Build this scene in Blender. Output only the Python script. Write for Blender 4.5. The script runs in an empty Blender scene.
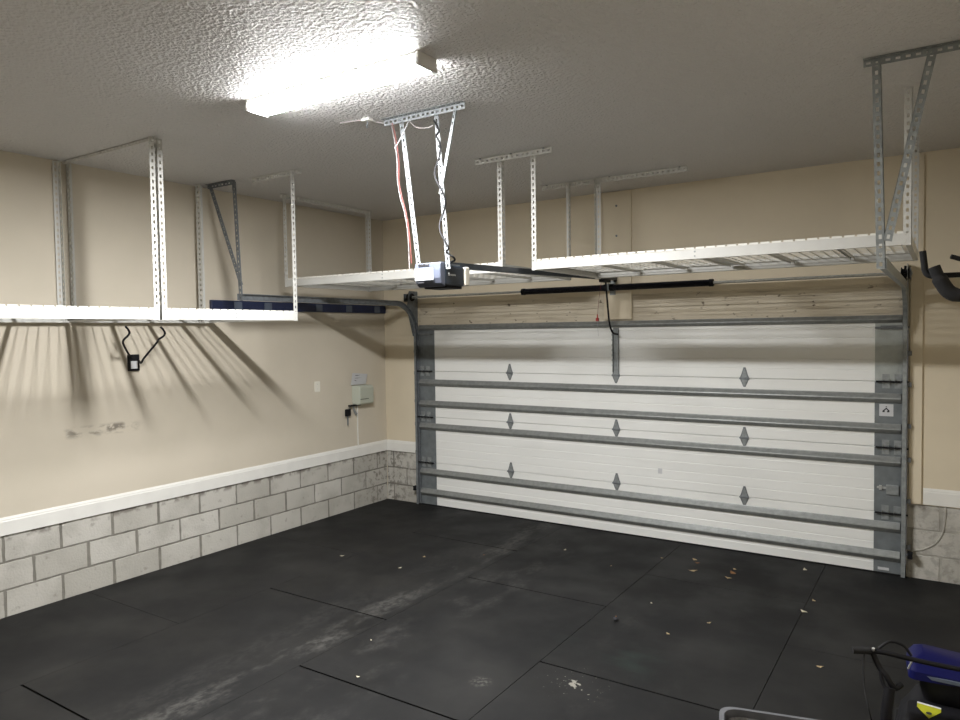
import bpy, math, random
from mathutils import Vector, Matrix
random.seed(4)
V = Vector
COL = bpy.context.scene.collection
PI = math.pi
ZC = 3.37            # ceiling height
DX, DW = 0.539, 4.89  # garage door left edge and width

# ------------------------------------------------------------------ materials
def mat(name, col, rough=.6, metal=0., bump=None, var=None, spec=None):
    m = bpy.data.materials.new(name); m.use_nodes = True
    nt = m.node_tree; b = nt.nodes['Principled BSDF']
    b.inputs['Base Color'].default_value = (*col, 1)
    b.inputs['Roughness'].default_value = rough
    b.inputs['Metallic'].default_value = metal
    if spec is not None: b.inputs['Specular IOR Level'].default_value = spec
    tc = nt.nodes.new('ShaderNodeNewGeometry')
    if var:   # (scale, amount)
        n = nt.nodes.new('ShaderNodeTexNoise'); n.inputs['Scale'].default_value = var[0]; n.inputs['Detail'].default_value = 5
        nt.links.new(tc.outputs['Position'], n.inputs['Vector'])
        r = nt.nodes.new('ShaderNodeMapRange')
        r.inputs['From Min'].default_value = .3; r.inputs['From Max'].default_value = .7
        r.inputs['To Min'].default_value = 1-var[1]; r.inputs['To Max'].default_value = 1+var[1]
        nt.links.new(n.outputs['Fac'], r.inputs['Value'])
        mx = nt.nodes.new('ShaderNodeVectorMath'); mx.operation = 'SCALE'; mx.inputs[0].default_value = col
        nt.links.new(r.outputs['Result'], mx.inputs['Scale']); nt.links.new(mx.outputs['Vector'], b.inputs['Base Color'])
    if bump:  # (scale, strength, distance)
        n = nt.nodes.new('ShaderNodeTexNoise'); n.inputs['Scale'].default_value = bump[0]; n.inputs['Detail'].default_value = 3
        nt.links.new(tc.outputs['Position'], n.inputs['Vector'])
        bp = nt.nodes.new('ShaderNodeBump'); bp.inputs['Strength'].default_value = bump[1]; bp.inputs['Distance'].default_value = bump[2]
        nt.links.new(n.outputs['Fac'], bp.inputs['Height']); nt.links.new(bp.outputs['Normal'], b.inputs['Normal'])
    return m

class NG:
    """tiny node helper working on world position"""
    def __init__(s, m):
        s.nt = m.node_tree; s.b = s.nt.nodes['Principled BSDF']
        s.geo = s.nt.nodes.new('ShaderNodeNewGeometry'); s.pos = s.geo.outputs['Position']
        sp = s.nt.nodes.new('ShaderNodeSeparateXYZ'); s.nt.links.new(s.pos, sp.inputs[0]); s.x, s.y, s.z = sp.outputs
    def math(s, op, a, b=None, c=None, clamp=False):
        n = s.nt.nodes.new('ShaderNodeMath'); n.operation = op; n.use_clamp = clamp
        for i, v in enumerate((a, b, c)):
            if v is None: continue
            if isinstance(v, (int, float)): n.inputs[i].default_value = v
            else: s.nt.links.new(v, n.inputs[i])
        return n.outputs[0]
    def noise(s, scale, detail=4, stretch=None, rough=.5, out='Fac'):
        n = s.nt.nodes.new('ShaderNodeTexNoise'); n.inputs['Scale'].default_value = scale
        n.inputs['Detail'].default_value = detail; n.inputs['Roughness'].default_value = rough
        v = s.pos
        if stretch:
            mp = s.nt.nodes.new('ShaderNodeVectorMath'); mp.operation = 'MULTIPLY'; mp.inputs[1].default_value = stretch
            s.nt.links.new(v, mp.inputs[0]); v = mp.outputs[0]
        s.nt.links.new(v, n.inputs['Vector']); return n.outputs[out]
    def ramp(s, v, a, b, lo=0., hi=1.):
        r = s.nt.nodes.new('ShaderNodeMapRange'); r.interpolation_type = 'SMOOTHSTEP'
        r.inputs['From Min'].default_value = a; r.inputs['From Max'].default_value = b
        r.inputs['To Min'].default_value = lo; r.inputs['To Max'].default_value = hi
        s.nt.links.new(v, r.inputs['Value']); return r.outputs['Result']
    def band(s, v, c, w, soft):   # 1 inside c +- w
        d = s.math('ABSOLUTE', s.math('SUBTRACT', v, c)); return s.ramp(d, w, w+soft, 1., 0.)
    def mix(s, f, a, b):
        n = s.nt.nodes.new('ShaderNodeMix'); n.data_type = 'RGBA'
        if isinstance(f, (int, float)): n.inputs[0].default_value = f
        else: s.nt.links.new(f, n.inputs[0])
        for i, v in ((6, a), (7, b)):
            if isinstance(v, tuple): n.inputs[i].default_value = (*v, 1)
            else: s.nt.links.new(v, n.inputs[i])
        return n.outputs[2]
    def bump(s, h, strength, dist):
        bp = s.nt.nodes.new('ShaderNodeBump'); bp.inputs['Strength'].default_value = strength; bp.inputs['Distance'].default_value = dist
        s.nt.links.new(h, bp.inputs['Height']); s.nt.links.new(bp.outputs['Normal'], s.b.inputs['Normal'])
    def color(s, c): s.nt.links.new(c, s.b.inputs['Base Color'])
    def rough(s, c): s.nt.links.new(c, s.b.inputs['Roughness'])

WALL = (.565, .515, .425)
M = {}
# painted drywall with scuffs low on the left wall
m = mat('drywall_paint', WALL, .75); g = NG(m)
dirt = g.math('MULTIPLY', g.math('MULTIPLY', g.band(g.z, 1.272, .008, .05), g.band(g.y, -3.50, .17, .22)), g.ramp(g.noise(9, 5, (1, 1, 2.2)), .44, .62))
dirt2 = g.math('MULTIPLY', g.math('MULTIPLY', g.band(g.z, 1.285, .012, .03), g.band(g.y, -3.38, .05, .05)), g.ramp(g.noise(22, 4), .4, .55))
wear = g.ramp(g.noise(1.6, 5), .35, .75)
c = g.mix(wear, (.58, .527, .435), (.54, .492, .402))
c = g.mix(g.math('MULTIPLY', g.math('MAXIMUM', dirt, dirt2), .75), c, (.12, .10, .08))
g.color(c); g.bump(g.noise(120, 3), .12, .004); M['wall'] = m
m = mat('drywall_lightened', (.655, .58, .445), .75, bump=(120, .12, .004), var=(1.6, .05)); M['wall2'] = m  # unscuffed wall paint, colour lightened to make up for weak lamp light on the back wall
# knock-down textured ceiling
m = mat('ceiling_knockdown', (.645, .635, .635), .48); g = NG(m)
v = g.nt.nodes.new('ShaderNodeTexVoronoi'); v.feature = 'SMOOTH_F1'; v.inputs['Scale'].default_value = 44; v.inputs['Smoothness'].default_value = .6
wv = g.nt.nodes.new('ShaderNodeVectorMath'); wv.operation = 'MULTIPLY_ADD'; wv.inputs[1].default_value = (.05, .05, .05)
g.nt.links.new(g.noise(18, 3, out='Color'), wv.inputs[0]); g.nt.links.new(g.pos, wv.inputs[2]); g.nt.links.new(wv.outputs[0], v.inputs['Vector'])
h = g.math('ADD', g.math('MULTIPLY', v.outputs['Distance'], 1.0), g.math('MULTIPLY', g.noise(70, 3), .9))
g.bump(h, 1.0, .011); M['ceiling'] = m
# header boards: rough painted, horizontal smears
m = mat('rough_header_paint', (.56, .50, .39), .7); g = NG(m)
n1 = g.noise(1, 4, (2.0, 1, 38)); n2 = g.noise(14, 5, (1, 1, 1.6))
c = g.mix(g.ramp(n1, .5, .66, 0, .55), (.62, .56, .45), (.40, .34, .25)); c = g.mix(g.ramp(n2, .63, .72), c, (.16, .13, .09))
g.color(c); g.bump(n1, .5, .01); M['header'] = m
# concrete blocks
def blockmat(name, dirty):
    m = mat(name, (.4, .39, .36), .9); g = NG(m)
    rnd = g.geo.outputs['Random Per Island']
    c = g.mix(rnd, (.43, .415, .375), (.54, .525, .485))
    c = g.mix(g.ramp(g.noise(3.5, 6), .42, .72, 0, .7), c, (.36, .345, .31))
    c = g.mix(g.ramp(g.noise(16, 5, (1, 1, 1)), .60, .75, 0, .45), c, (.17, .155, .13))
    top = g.math('MULTIPLY', g.band(g.z, .585, .012, .04), g.ramp(g.noise(11, 5), .45, .58)); c = g.mix(g.math('MULTIPLY', top, .8), c, (.16, .14, .12))
    if dirty:
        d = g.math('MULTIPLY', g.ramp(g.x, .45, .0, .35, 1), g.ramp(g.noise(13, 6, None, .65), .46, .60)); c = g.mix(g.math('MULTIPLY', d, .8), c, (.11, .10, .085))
    else:
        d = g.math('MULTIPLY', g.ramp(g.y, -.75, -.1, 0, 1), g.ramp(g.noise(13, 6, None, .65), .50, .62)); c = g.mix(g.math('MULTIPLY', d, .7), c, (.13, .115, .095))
    g.color(c); g.bump(g.noise(60, 6), .5, .006); return m
M['block'] = blockmat('concrete_block', False); M['block_back'] = blockmat('concrete_block_dirty', True)
M['mortar_pale'] = mat('pale_mortar', (.34, .33, .295), .95, bump=(60, .5, .006), var=(8, .25))
M['mortar'] = mat('mortar', (.20, .19, .165), .95, bump=(60, .5, .006), var=(8, .25))
# rubber mats: faded grey tyre wear running towards the door, paint splash
m = mat('rubber_mat', (.02, .02, .021), .7, spec=.22); g = NG(m)
wob = g.math('ADD', g.x, g.math('MULTIPLY', g.math('SUBTRACT', g.noise(.9, 3), .5), .5))
fine = g.ramp(g.noise(26, 8, (1, .5, 1), .75), .38, .62)
wob2 = g.math('ADD', g.x, g.math('MULTIPLY', g.math('SUBTRACT', g.noise(1.4, 3), .5), .28))
lane1 = g.math('MULTIPLY', g.math('MULTIPLY', g.band(wob2, 2.26, .05, .12), g.ramp(g.noise(2.6, 6, (1.5, .55, 1), .7), .40, .60)), g.ramp(fine, 0, 1, .15, 1))
lane1 = g.math('MAXIMUM', lane1, g.math('MULTIPLY', g.math('MULTIPLY', g.band(wob, 2.0, .04, .16), fine), .25))
lane2 = g.math('MULTIPLY', g.band(wob, 2.75, .10, .32), g.math('MULTIPLY', g.ramp(g.noise(2.6, 7, (1.3, .8, 1), .68), .46, .68), g.ramp(fine, 0, 1, .3, 1)))
lane3 = g.math('MULTIPLY', g.band(wob, 4.1, .12, .45), g.math('MULTIPLY', g.ramp(g.noise(2.1, 7, (1.2, .9, 1), .68), .48, .75), g.ramp(fine, 0, 1, .3, 1)))
gen = g.ramp(g.noise(1.1, 7, None, .6), .40, .80, 0, .16)
w = g.math('MAXIMUM', g.math('MULTIPLY', lane1, .62), g.math('MAXIMUM', g.math('MULTIPLY', lane2, .38), g.math('MAXIMUM', g.math('MULTIPLY', lane3, .22), gen)))
c = g.mix(w, (.0088, .0090, .0095), (.085, .083, .078))
dx = g.math('SUBTRACT', g.x, 3.935); dy = g.math('SUBTRACT', g.y, -2.995)
r2 = g.math('SQRT', g.math('ADD', g.math('MULTIPLY', dx, dx), g.math('MULTIPLY', dy, dy)))
spl = g.ramp(g.math('ADD', r2, g.math('MULTIPLY', g.math('SUBTRACT', g.noise(34, 5), .5), .22)), .018, .032, 1, 0)
spl2 = g.math('MULTIPLY', g.ramp(r2, .12, .26, 1, 0), g.ramp(g.noise(40, 4), .655, .70))
c = g.mix(g.math('MULTIPLY', g.math('MAXIMUM', spl, spl2), .85), c, (.24, .23, .20))
dx = g.math('SUBTRACT', g.x, 3.47); dy = g.math('SUBTRACT', g.y, -3.25)
r3 = g.math('SQRT', g.math('ADD', g.math('MULTIPLY', dx, dx), g.math('MULTIPLY', dy, dy)))
c = g.mix(g.math('MULTIPLY', g.math('MULTIPLY', g.ramp(r3, .03, .08, 1, 0), g.ramp(g.noise(45, 4), .45, .6)), .35), c, (.16, .155, .14))
# greenish chalk smear
sm = g.math('MULTIPLY', g.math('MULTIPLY', g.band(g.y, -2.55, .05, .25), g.band(g.x, 3.95, .15, .35)), g.ramp(g.noise(3, 5, (1, 2, 1)), .45, .7))
c = g.mix(g.math('MULTIPLY', sm, .20), c, (.03, .055, .045))
g.color(c); g.rough(g.ramp(g.noise(2.0, 5), .3, .7, .52, .72)); g.bump(g.noise(180, 3), .25, .002); M['mat'] = m
M['slab'] = mat('floor_slab', (.03, .03, .03), .9, var=(5, .2), bump=(40, .3, .003))
M['trim'] = mat('white_trim_paint', (.74, .735, .70), .4, var=(6, .04), bump=(30, .05, .002))
M['white_steel'] = mat('white_powder_coat', (.57, .57, .545), .38, var=(12, .03))
M['white_wire'] = mat('white_wire_coat', (.74, .73, .68), .45)
M['opener_bar'] = mat('bluish_galvanised_bar', (.20, .217, .228), .45, .1, var=(30, .1))
M['galv'] = mat('galvanised_steel', (.26, .28, .285), .48, .35, var=(30, .18), bump=(90, .1, .001))
M['galv_dark'] = mat('dull_grey_steel', (.17, .185, .20), .5, .3, var=(30, .2))
M['galv_light'] = mat('bright_galvanised', (.46, .47, .46), .42, .4, var=(40, .15))
M['stile'] = mat('grey_end_stile', (.15, .168, .178), .5, .15, var=(14, .16), bump=(50, .1, .001))
M['stile_light'] = mat('pale_grey_end_stile', (.36, .39, .385), .42, .3, var=(14, .12), bump=(50, .1, .001))
M['strut'] = mat('strut_steel', (.25, .262, .258), .45, .35, var=(25, .14))
m = mat('door_vinyl', (.7, .7, .7), .42); g = NG(m)
c = g.mix(g.ramp(g.noise(1.2, 5, (.5, 1, 6)), .45, .7, 0, .5), (.79, .80, .785), (.71, .72, .705)); g.color(c); M['door'] = m
M['rubber'] = mat('black_rubber', (.006, .006, .007), .7, spec=.3)
M['black'] = mat('black_plastic', (.006, .006, .008), .6, var=(10, .2), spec=.2)
M['foam'] = mat('black_foam', (.007, .007, .008), .9, bump=(150, .4, .003))
M['spring'] = mat('black_spring_steel', (.012, .012, .02), .35, .4)
M['navy'] = mat('navy_plastic', (.013, .02, .06), .45, var=(8, .2))
M['clip'] = mat('blue_grey_clip', (.09, .11, .15), .5)
M['opener_dark'] = mat('dark_blue_grey_housing', (.018, .025, .036), .4, var=(10, .15))
M['opener_lens'] = mat('frosted_light_cover', (.075, .085, .115), .35, var=(20, .08))
M['opener_label'] = mat('opener_paper_label', (.24, .25, .26), .6)
M['paper'] = mat('white_paper_label', (.55, .56, .58), .6)
M['ink'] = mat('dark_print', (.02, .02, .025), .7)
M['greyink'] = mat('grey_print', (.38, .38, .40), .7)
M['cream_plastic'] = mat('grey_green_plastic', (.43, .455, .385), .45)
M['plate'] = mat('pale_switch_plate', (.74, .72, .64), .4)
M['ivory'] = mat('ivory_plastic', (.56, .53, .46), .4)
M['redwire'] = mat('red_wire', (.20, .045, .04), .5)
M['whitewire'] = mat('white_wire', (.30, .28, .28), .5)
M['red'] = mat('red_plastic', (.45, .03, .03), .4)
M['bin'] = mat('grey_bin_plastic', (.10, .104, .115), .35, var=(14, .15))
M['bin_in'] = mat('grey_bag_liner', (.20, .20, .21), .5, var=(20, .35), bump=(22, .8, .02))
M['blue'] = mat('blue_shroud', (.002, .003, .050), .45, spec=.2)
M['yellow'] = mat('yellow_label', (.36, .36, .02), .5)
M['leaf'] = mat('dry_leaf', (.42, .32, .18), .8, var=(60, .3)); M['leaf2'] = mat('brown_leaf', (.24, .12, .05), .8, var=(60, .3)); M['leaf3'] = mat('pale_chip', (.55, .50, .38), .8)
m = bpy.data.materials.new('lamp_lens'); m.use_nodes = True
b = m.node_tree.nodes['Principled BSDF']; b.inputs['Base Color'].default_value = (.9, .9, .9, 1)
b.inputs['Emission Color'].default_value = (1, .995, .985, 1); b.inputs['Emission Strength'].default_value = 188; M['lamp'] = m
m = m.copy(); m.name = 'lamp_lens_side'; m.node_tree.nodes['Principled BSDF'].inputs['Emission Strength'].default_value = 18; M['lamp_side'] = m
M['lampbody'] = mat('lamp_housing', (.62, .61, .59), .4)

# ------------------------------------------------------------------ mesh builder
class MB:
    def __init__(s): s.v = []; s.f = []
    def add(s, vs, fs):
        o = len(s.v); s.v += [tuple(p) for p in vs]; s.f += [tuple(i+o for i in f) for f in fs]; return s
    def box(s, lo, hi, mtx=None):
        x0, y0, z0 = lo; x1, y1, z1 = hi
        vs = [V(p) for p in ((x0,y0,z0),(x1,y0,z0),(x1,y1,z0),(x0,y1,z0),(x0,y0,z1),(x1,y0,z1),(x1,y1,z1),(x0,y1,z1))]
        if mtx: vs = [mtx @ p for p in vs]
        return s.add(vs, [(0,3,2,1),(4,5,6,7),(0,1,5,4),(1,2,6,5),(2,3,7,6),(3,0,4,7)])
    def bar(s, p0, p1, w, h, up=(0,0,1)):
        p0 = V(p0); p1 = V(p1); d = (p1-p0).normalized(); a = d.cross(V(up)).normalized(); b = a.cross(d)
        return s.sweep([(-w/2,-h/2),(w/2,-h/2),(w/2,h/2),(-w/2,h/2)], [p0, p1], a)
    def sweep(s, prof, path, side, closed_prof=True):
        """sweep a 2D profile (a along 'side', b along side x tangent) on a path"""
        path = [V(p) for p in path]; side = V(side).normalized(); n = len(prof); vs = []; fs = []
        for i, p in enumerate(path):
            t = (path[min(i+1, len(path)-1)]-path[max(i-1, 0)]).normalized()
            nb = side.cross(t).normalized()
            k = 1.
            for a, b in prof: vs.append(p+side*a+nb*b*k)
        for i in range(len(path)-1):
            for j in range(n if closed_prof else n-1):
                a = i*n+j; b = i*n+(j+1) % n; fs.append((a, b, b+n, a+n))
        if closed_prof:
            fs.append(tuple(range(n))[::-1]); fs.append(tuple((len(path)-1)*n+j for j in range(n)))
        return s.add(vs, fs)
    def tube(s, pts, r, n=8, smooth_path=0, cap=True):
        pts = [V(p) for p in pts]
        if smooth_path: pts = catmull(pts, smooth_path)
        rs = r if isinstance(r, (list, tuple)) else [r]*len(pts)
        if len(rs) != len(pts):
            rs = [rs[min(int(i*len(rs)/len(pts)), len(rs)-1)] for i in range(len(pts))]
        vs = []; fs = []; prev = None
        for i, p in enumerate(pts):
            t = (pts[min(i+1, len(pts)-1)]-pts[max(i-1, 0)]).normalized()
            if prev is None: a = t.orthogonal().normalized()
            else: a = (prev-t*prev.dot(t)).normalized()
            prev = a; b = t.cross(a)
            for k in range(n):
                th = 2*PI*k/n; vs.append(p+(a*math.cos(th)+b*math.sin(th))*rs[i])
        for i in range(len(pts)-1):
            for k in range(n): fs.append((i*n+k, i*n+(k+1) % n, (i+1)*n+(k+1) % n, (i+1)*n+k))
        if cap: fs.append(tuple(range(n))[::-1]); fs.append(tuple((len(pts)-1)*n+k for k in range(n)))
        return s.add(vs, fs)
    def lathe(s, prof, origin, axis, n=16):
        """prof = [(dist along axis, radius)]"""
        o = V(origin); ax = V(axis).normalized(); a = ax.orthogonal().normalized(); b = ax.cross(a); vs = []; fs = []
        for d, r in prof:
            for k in range(n):
                th = 2*PI*k/n; vs.append(o+ax*d+(a*math.cos(th)+b*math.sin(th))*r)
        for i in range(len(prof)-1):
            for k in range(n): fs.append((i*n+k, i*n+(k+1) % n, (i+1)*n+(k+1) % n, (i+1)*n+k))
        fs.append(tuple(range(n))[::-1]); fs.append(tuple((len(prof)-1)*n+k for k in range(n)))
        return s.add(vs, fs)
    def prism(s, poly, d):
        """extrude planar polygon (3D points) by vector d"""
        poly = [V(p) for p in poly]; d = V(d); n = len(poly)
        vs = poly+[p+d for p in poly]
        fs = [tuple(range(n))[::-1], tuple(range(n, 2*n))]+[(i, (i+1) % n, n+(i+1) % n, n+i) for i in range(n)]
        return s.add(vs, fs)
    def flange(s, p, d, L, a, w, pitch=.045, t=.002, nrm=None, slots=True, off=0.):
        """strip of sheet steel from p along d (length L), across a (width w), with a row of slots; thickness t along nrm"""
        p = V(p); d = V(d).normalized(); a = V(a).normalized(); nrm = V(nrm).normalized() if nrm else d.cross(a)
        if not slots: return s.prism([p, p+d*L, p+d*L+a*w, p+a*w], nrm*t)
        ys = [0, w*.33, w*.67, w]; k = max(1, int(round(L/pitch))); pt = L/k; xs = [0.]
        for i in range(k): xs += [i*pt+pt*.26, i*pt+pt*.74]
        xs.append(L)
        for lay in (0, 1):
            base = len(s.v); vs = [p+d*x+a*y+nrm*t*lay for x in xs for y in ys]; fs = []
            for i in range(len(xs)-1):
                for j in range(3):
                    if j == 1 and i % 2 == 1: continue
                    q = (i*4+j, (i+1)*4+j, (i+1)*4+j+1, i*4+j+1); fs.append(q if lay else q[::-1])
            s.add(vs, fs)
        n = len(xs)*4; o = len(s.v)-2*n
        def wall(i, j): s.f.append((o+i, o+j, o+n+j, o+n+i))
        for i in range(len(xs)-1): wall(i*4, (i+1)*4); wall((i+1)*4+3, i*4+3)
        for j in range(3): wall(j+1, j); wall((len(xs)-1)*4+j, (len(xs)-1)*4+j+1)
        for i in range(1, len(xs)-1, 2):
            a0, a1, b1, b0 = i*4+1, (i+1)*4+1, (i+1)*4+2, i*4+2
            wall(a1, a0); wall(b1, a1); wall(b0, b1); wall(a0, b0)
        return s
    def angle(s, p0, p1, a, b, w=.041, wb=None, pitch=.045, slots=True, slots_b=True):
        """slotted L angle from p0 to p1, flanges in directions a and b"""
        p0 = V(p0); p1 = V(p1); L = (p1-p0).length; d = (p1-p0).normalized()
        a = V(a); a = (a-d*a.dot(d)).normalized(); b = V(b); b = (b-d*b.dot(d)).normalized()
        s.flange(p0, d, L, a, w, pitch, nrm=b, slots=slots); s.flange(p0, d, L, b, wb or w, pitch, nrm=a, slots=slots_b); return s
    def build(s, name, m, parent=None, smooth=False, bevel=0, origin=None):
        me = bpy.data.meshes.new(name)
        if parent is not None: inv = world_of(parent).inverted(); vs = [inv @ V(p) for p in s.v]; loc = None
        else:
            if origin is None:
                mn = [min(p[i] for p in s.v) for i in range(3)]; mx = [max(p[i] for p in s.v) for i in range(3)]
                origin = ((mn[0]+mx[0])/2, (mn[1]+mx[1])/2, mn[2])
            loc = V(origin); vs = [V(p)-loc for p in s.v]
        me.from_pydata([tuple(p) for p in vs], [], s.f); me.validate(); me.update()
        o = bpy.data.objects.new(name, me); COL.objects.link(o); me.materials.append(M[m] if isinstance(m, str) else m)
        if loc is not None: o.location = loc
        if parent is not None: o.parent = parent
        if smooth:
            for p in me.polygons: p.use_smooth = True
            try: me.set_sharp_from_angle(angle=math.radians(40))
            except Exception: pass
        if bevel:
            bv = o.modifiers.new('bevel', 'BEVEL'); bv.width = bevel; bv.segments = 2; bv.limit_method = 'ANGLE'
        return o

def world_of(o):
    mtx = Matrix.LocRotScale(o.location, o.rotation_euler, o.scale)
    while o.parent: o = o.parent; mtx = Matrix.LocRotScale(o.location, o.rotation_euler, o.scale) @ mtx
    return mtx
def catmull(P, k):
    out = []; Q = [P[0]*2-P[1]]+P+[P[-1]*2-P[-2]]
    for i in range(1, len(Q)-2):
        for j in range(k):
            t = j/k; a, b, c, d = Q[i-1:i+3]
            out.append(.5*((2*b)+(c-a)*t+(2*a-5*b+4*c-d)*t*t+(3*b-a-3*c+d)*t**3))
    out.append(P[-1]); return out
def tag(o, label=None, cat=None, group=None, kind=None):
    if label: o['label'] = label
    if cat: o['category'] = cat
    if group: o['group'] = group
    if kind: o['kind'] = kind
    return o
def empty(name, loc, label, cat, group=None, rz=0):
    o = bpy.data.objects.new(name, None); COL.objects.link(o); o.location = loc; o.rotation_euler = (0, 0, rz)
    o.empty_display_size = .1; return tag(o, label, cat, group)
def struct(o): o['kind'] = 'structure'; return o

# ------------------------------------------------------------------ room shell
RX, FY = 6.10, -7.35   # right wall, wall behind the viewer
struct(MB().box((-.2, FY-.2, -.15), (RX+.2, .35, -.012)).build('floor', 'slab'))
struct(MB().box((-.2, FY-.2, ZC), (RX+.2, .35, ZC+.12)).build('ceiling', 'ceiling'))
wl = struct(MB().box((-.16, FY-.1, .592), (0, .0, ZC+.02)).box((-.16, FY-.1, -.1), (-.012, 0, .592)).build('wall_left', 'wall'))
struct(MB().box((RX, FY-.1, -.1), (RX+.15, .2, ZC+.02)).build('wall_right', 'wall2'))
struct(MB().box((-.16, FY-.15, -.1), (RX+.15, FY, ZC+.02)).build('wall_front', 'wall2'))
w = MB()
w.box((-.16, .0, 2.36), (RX+.1, .2, ZC+.02))
w.box((-.16, .0, .592), (DX-.012, .2, 2.36)); w.box((DX+DW+.02, .0, .592), (RX+.1, .2, 2.36))
w.box((-.16, .012, -.1), (DX-.012, .2, .592)); w.box((DX+DW+.02, .012, -.1), (RX+.1, .2, .592))
wb = struct(w.build('wall_back', 'wall2'))
hb = MB()                                    # rough header below the drywall edge
hb.box((DX-.04, .022, 2.04), (DX+DW+.02, .19, 2.36))
for k, zz in enumerate((2.145, 2.20, 2.255, 2.31)):
    hb.box((DX-.03, .012-.003*(k % 2), zz-.022), (DX+DW+.01, .024, zz+.026))
hb.build('header_board', 'header', wb)

def blocks(name, parent, m, face, a0, a1, joint0, z0=-.0137, mm='mortar'):
    """3 courses of 16x8 blocks on a wall face. face(a, z, d) -> world point; a runs along the wall"""
    b = MB(); mo = MB(); g_ = .0065
    for r in range(3):
        zl = z0+.2032*r+g_; zh = z0+.2032*(r+1)-g_
        if r == 0: zl = -.011
        if r == 2: zh = .591
        ph = joint0 if r % 2 == 0 else joint0+.2032
        k0 = math.floor((a0-ph)/.4064)-1
        for k in range(k0, k0+40):
            s0 = max(ph+.4064*k+g_+random.uniform(0, .006), a0); s1 = min(ph+.4064*(k+1)-g_-random.uniform(0, .006), a1)
            if s1-s0 < .03: continue
            # jittered outline, raised face
            n = 7; out = []
            for i in range(n): out.append((s0+(s1-s0)*i/n, zl))
            for i in range(4): out.append((s1, zl+(zh-zl)*i/4))
            for i in range(n): out.append((s1-(s1-s0)*i/n, zh))
            for i in range(4): out.append((s0, zh-(zh-zl)*i/4))
            J = [(x+random.uniform(-.0025, .0025), min(max(z+random.uniform(-.0025, .0025), -.011), .591)) for x, z in out]
            ca = sum(p[0] for p in J)/len(J); cz = sum(p[1] for p in J)/len(J)
            I = [(ca+(x-ca)*(1-.012), cz+(z-cz)*(1-.03)) for x, z in J]
            N = len(J); vs = [face(x, z, 0) for x, z in J]+[face(x, z, .007) for x, z in I]
            b.add(vs, [(i, (i+1) % N, N+(i+1) % N, N+i) for i in range(N)]+[tuple(range(N, 2*N))])
    mo.prism([face(a0, -.011, -.004), face(a1, -.011, -.004), face(a1, .591, -.004), face(a0, .591, -.004)], V(face(0, 0, .002))-V(face(0, 0, -.004)))
    mo.build('mortar', mm, parent); return b.build('concrete_blocks', m, parent)
blocks('left', wl, 'block', lambda a, z, d: (-.010+d, -a, z), 0.0, 7.3, .177)
blocks('backl', wb, 'block_back', lambda a, z, d: (a, .010-d, z), 0.0, DX-.015, .10)
blocks('backr', wb, 'block_back', lambda a, z, d: (a, .010-d, z), DX+DW+.025, RX, 5.68, mm='mortar_pale')
# baseboards (moulded profile)
bprof = [(0, 0), (.014, 0), (.014, .098), (.010, .106), (.010, .114), (.006, .122), (.003, .130), (0, .130)]
def baseboard(name, p0, p1, out):
    p0 = V(p0); p1 = V(p1); o = V(out); n = len(bprof)
    vs = [p0+o*a+V((0, 0, b)) for a, b in bprof]+[p1+o*a+V((0, 0, b)) for a, b in bprof]
    return struct(MB().add(vs, [(i, (i+1) % n, n+(i+1) % n, n+i) for i in range(n)]+[tuple(range(n))[::-1], tuple(range(n, 2*n))]).build(name, 'trim'))
baseboard('baseboard_left', (0.0, FY+.01, .595), (0.0, -.001, .595), (1, 0, 0))
baseboard('baseboard_back', (.0145, 0, .595), (DX-.030, 0, .595), (0, -1, 0))
baseboard('baseboard_back.001', (5.56, 0, .60), (RX-.001, 0, .60), (0, -1, 0))
baseboard('baseboard_right', (RX, -.02, .578), (RX, FY+.01, .578), (-1, 0, 0))
# door jamb boards
o = MB().box((5.462, -.020, .60), (5.548, .001, ZC-.02)).build('jamb_board', 'wall2', bevel=.002)
tag(o, 'tall beige painted board right of the garage door, behind the track', 'board')
t = empty('mounting_board', (3.005, 0, 2.2), 'wide vertical beige board above the middle of the garage door, behind the spring bracket', 'board')
MB().box((2.863, -.018, 2.12), (3.148, -.0005, ZC-.005)).build('board', 'wall2', t, bevel=.002)
for z in (3.226, 2.935, 2.62): MB().lathe([(0, .011), (.003, .010), (.004, .004)], (2.997, -.018, z), (0, -1, 0), 12).build('screw_head', 'galv_dark', t)

# ------------------------------------------------------------------ rubber mats
cols = [(.012, 1.205), (1.207, 2.415), (2.417, 3.638), (3.642, 4.862), (4.866, 6.09)]
cuts = [[-.03, -1.83, -3.66, -5.49, FY], [-.03, -1.02, -2.85, -4.68, -6.51, FY]]
ordn = ['first', 'second', 'third', 'fourth', 'fifth']
for ci, (x0, x1) in enumerate(cols):
    cs = cuts[ci % 2]
    for k in range(len(cs)-1):
        y1, y0 = cs[k], cs[k+1]
        if y1 < -5.2: continue
        y0 = max(y0, FY+.01); row = ['touching the garage door', 'second out from the door', 'third out from the door', 'fourth out from the door'][k]
        cl = ['beside the left block wall', 'in the second column from left', 'in the middle column', 'in the second column from right', 'below the right-hand rail'][ci]
        o = MB().box((x0, y0+(.0068 if ci in (1, 2) or (ci == 3 and k == 1) else .0015), -.0115), (x1, y1-(.0068 if ci in (1, 2) or (ci == 3 and k == 2) else .0015) if k else -.012, 0)).build('rubber_mat', 'mat', origin=((x0+x1)/2, (y0+y1)/2, -.0115))
        tag(o, 'black rubber mat %s, %s' % (cl, row), 'floor mat', 'black rubber mats on the garage floor')

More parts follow.
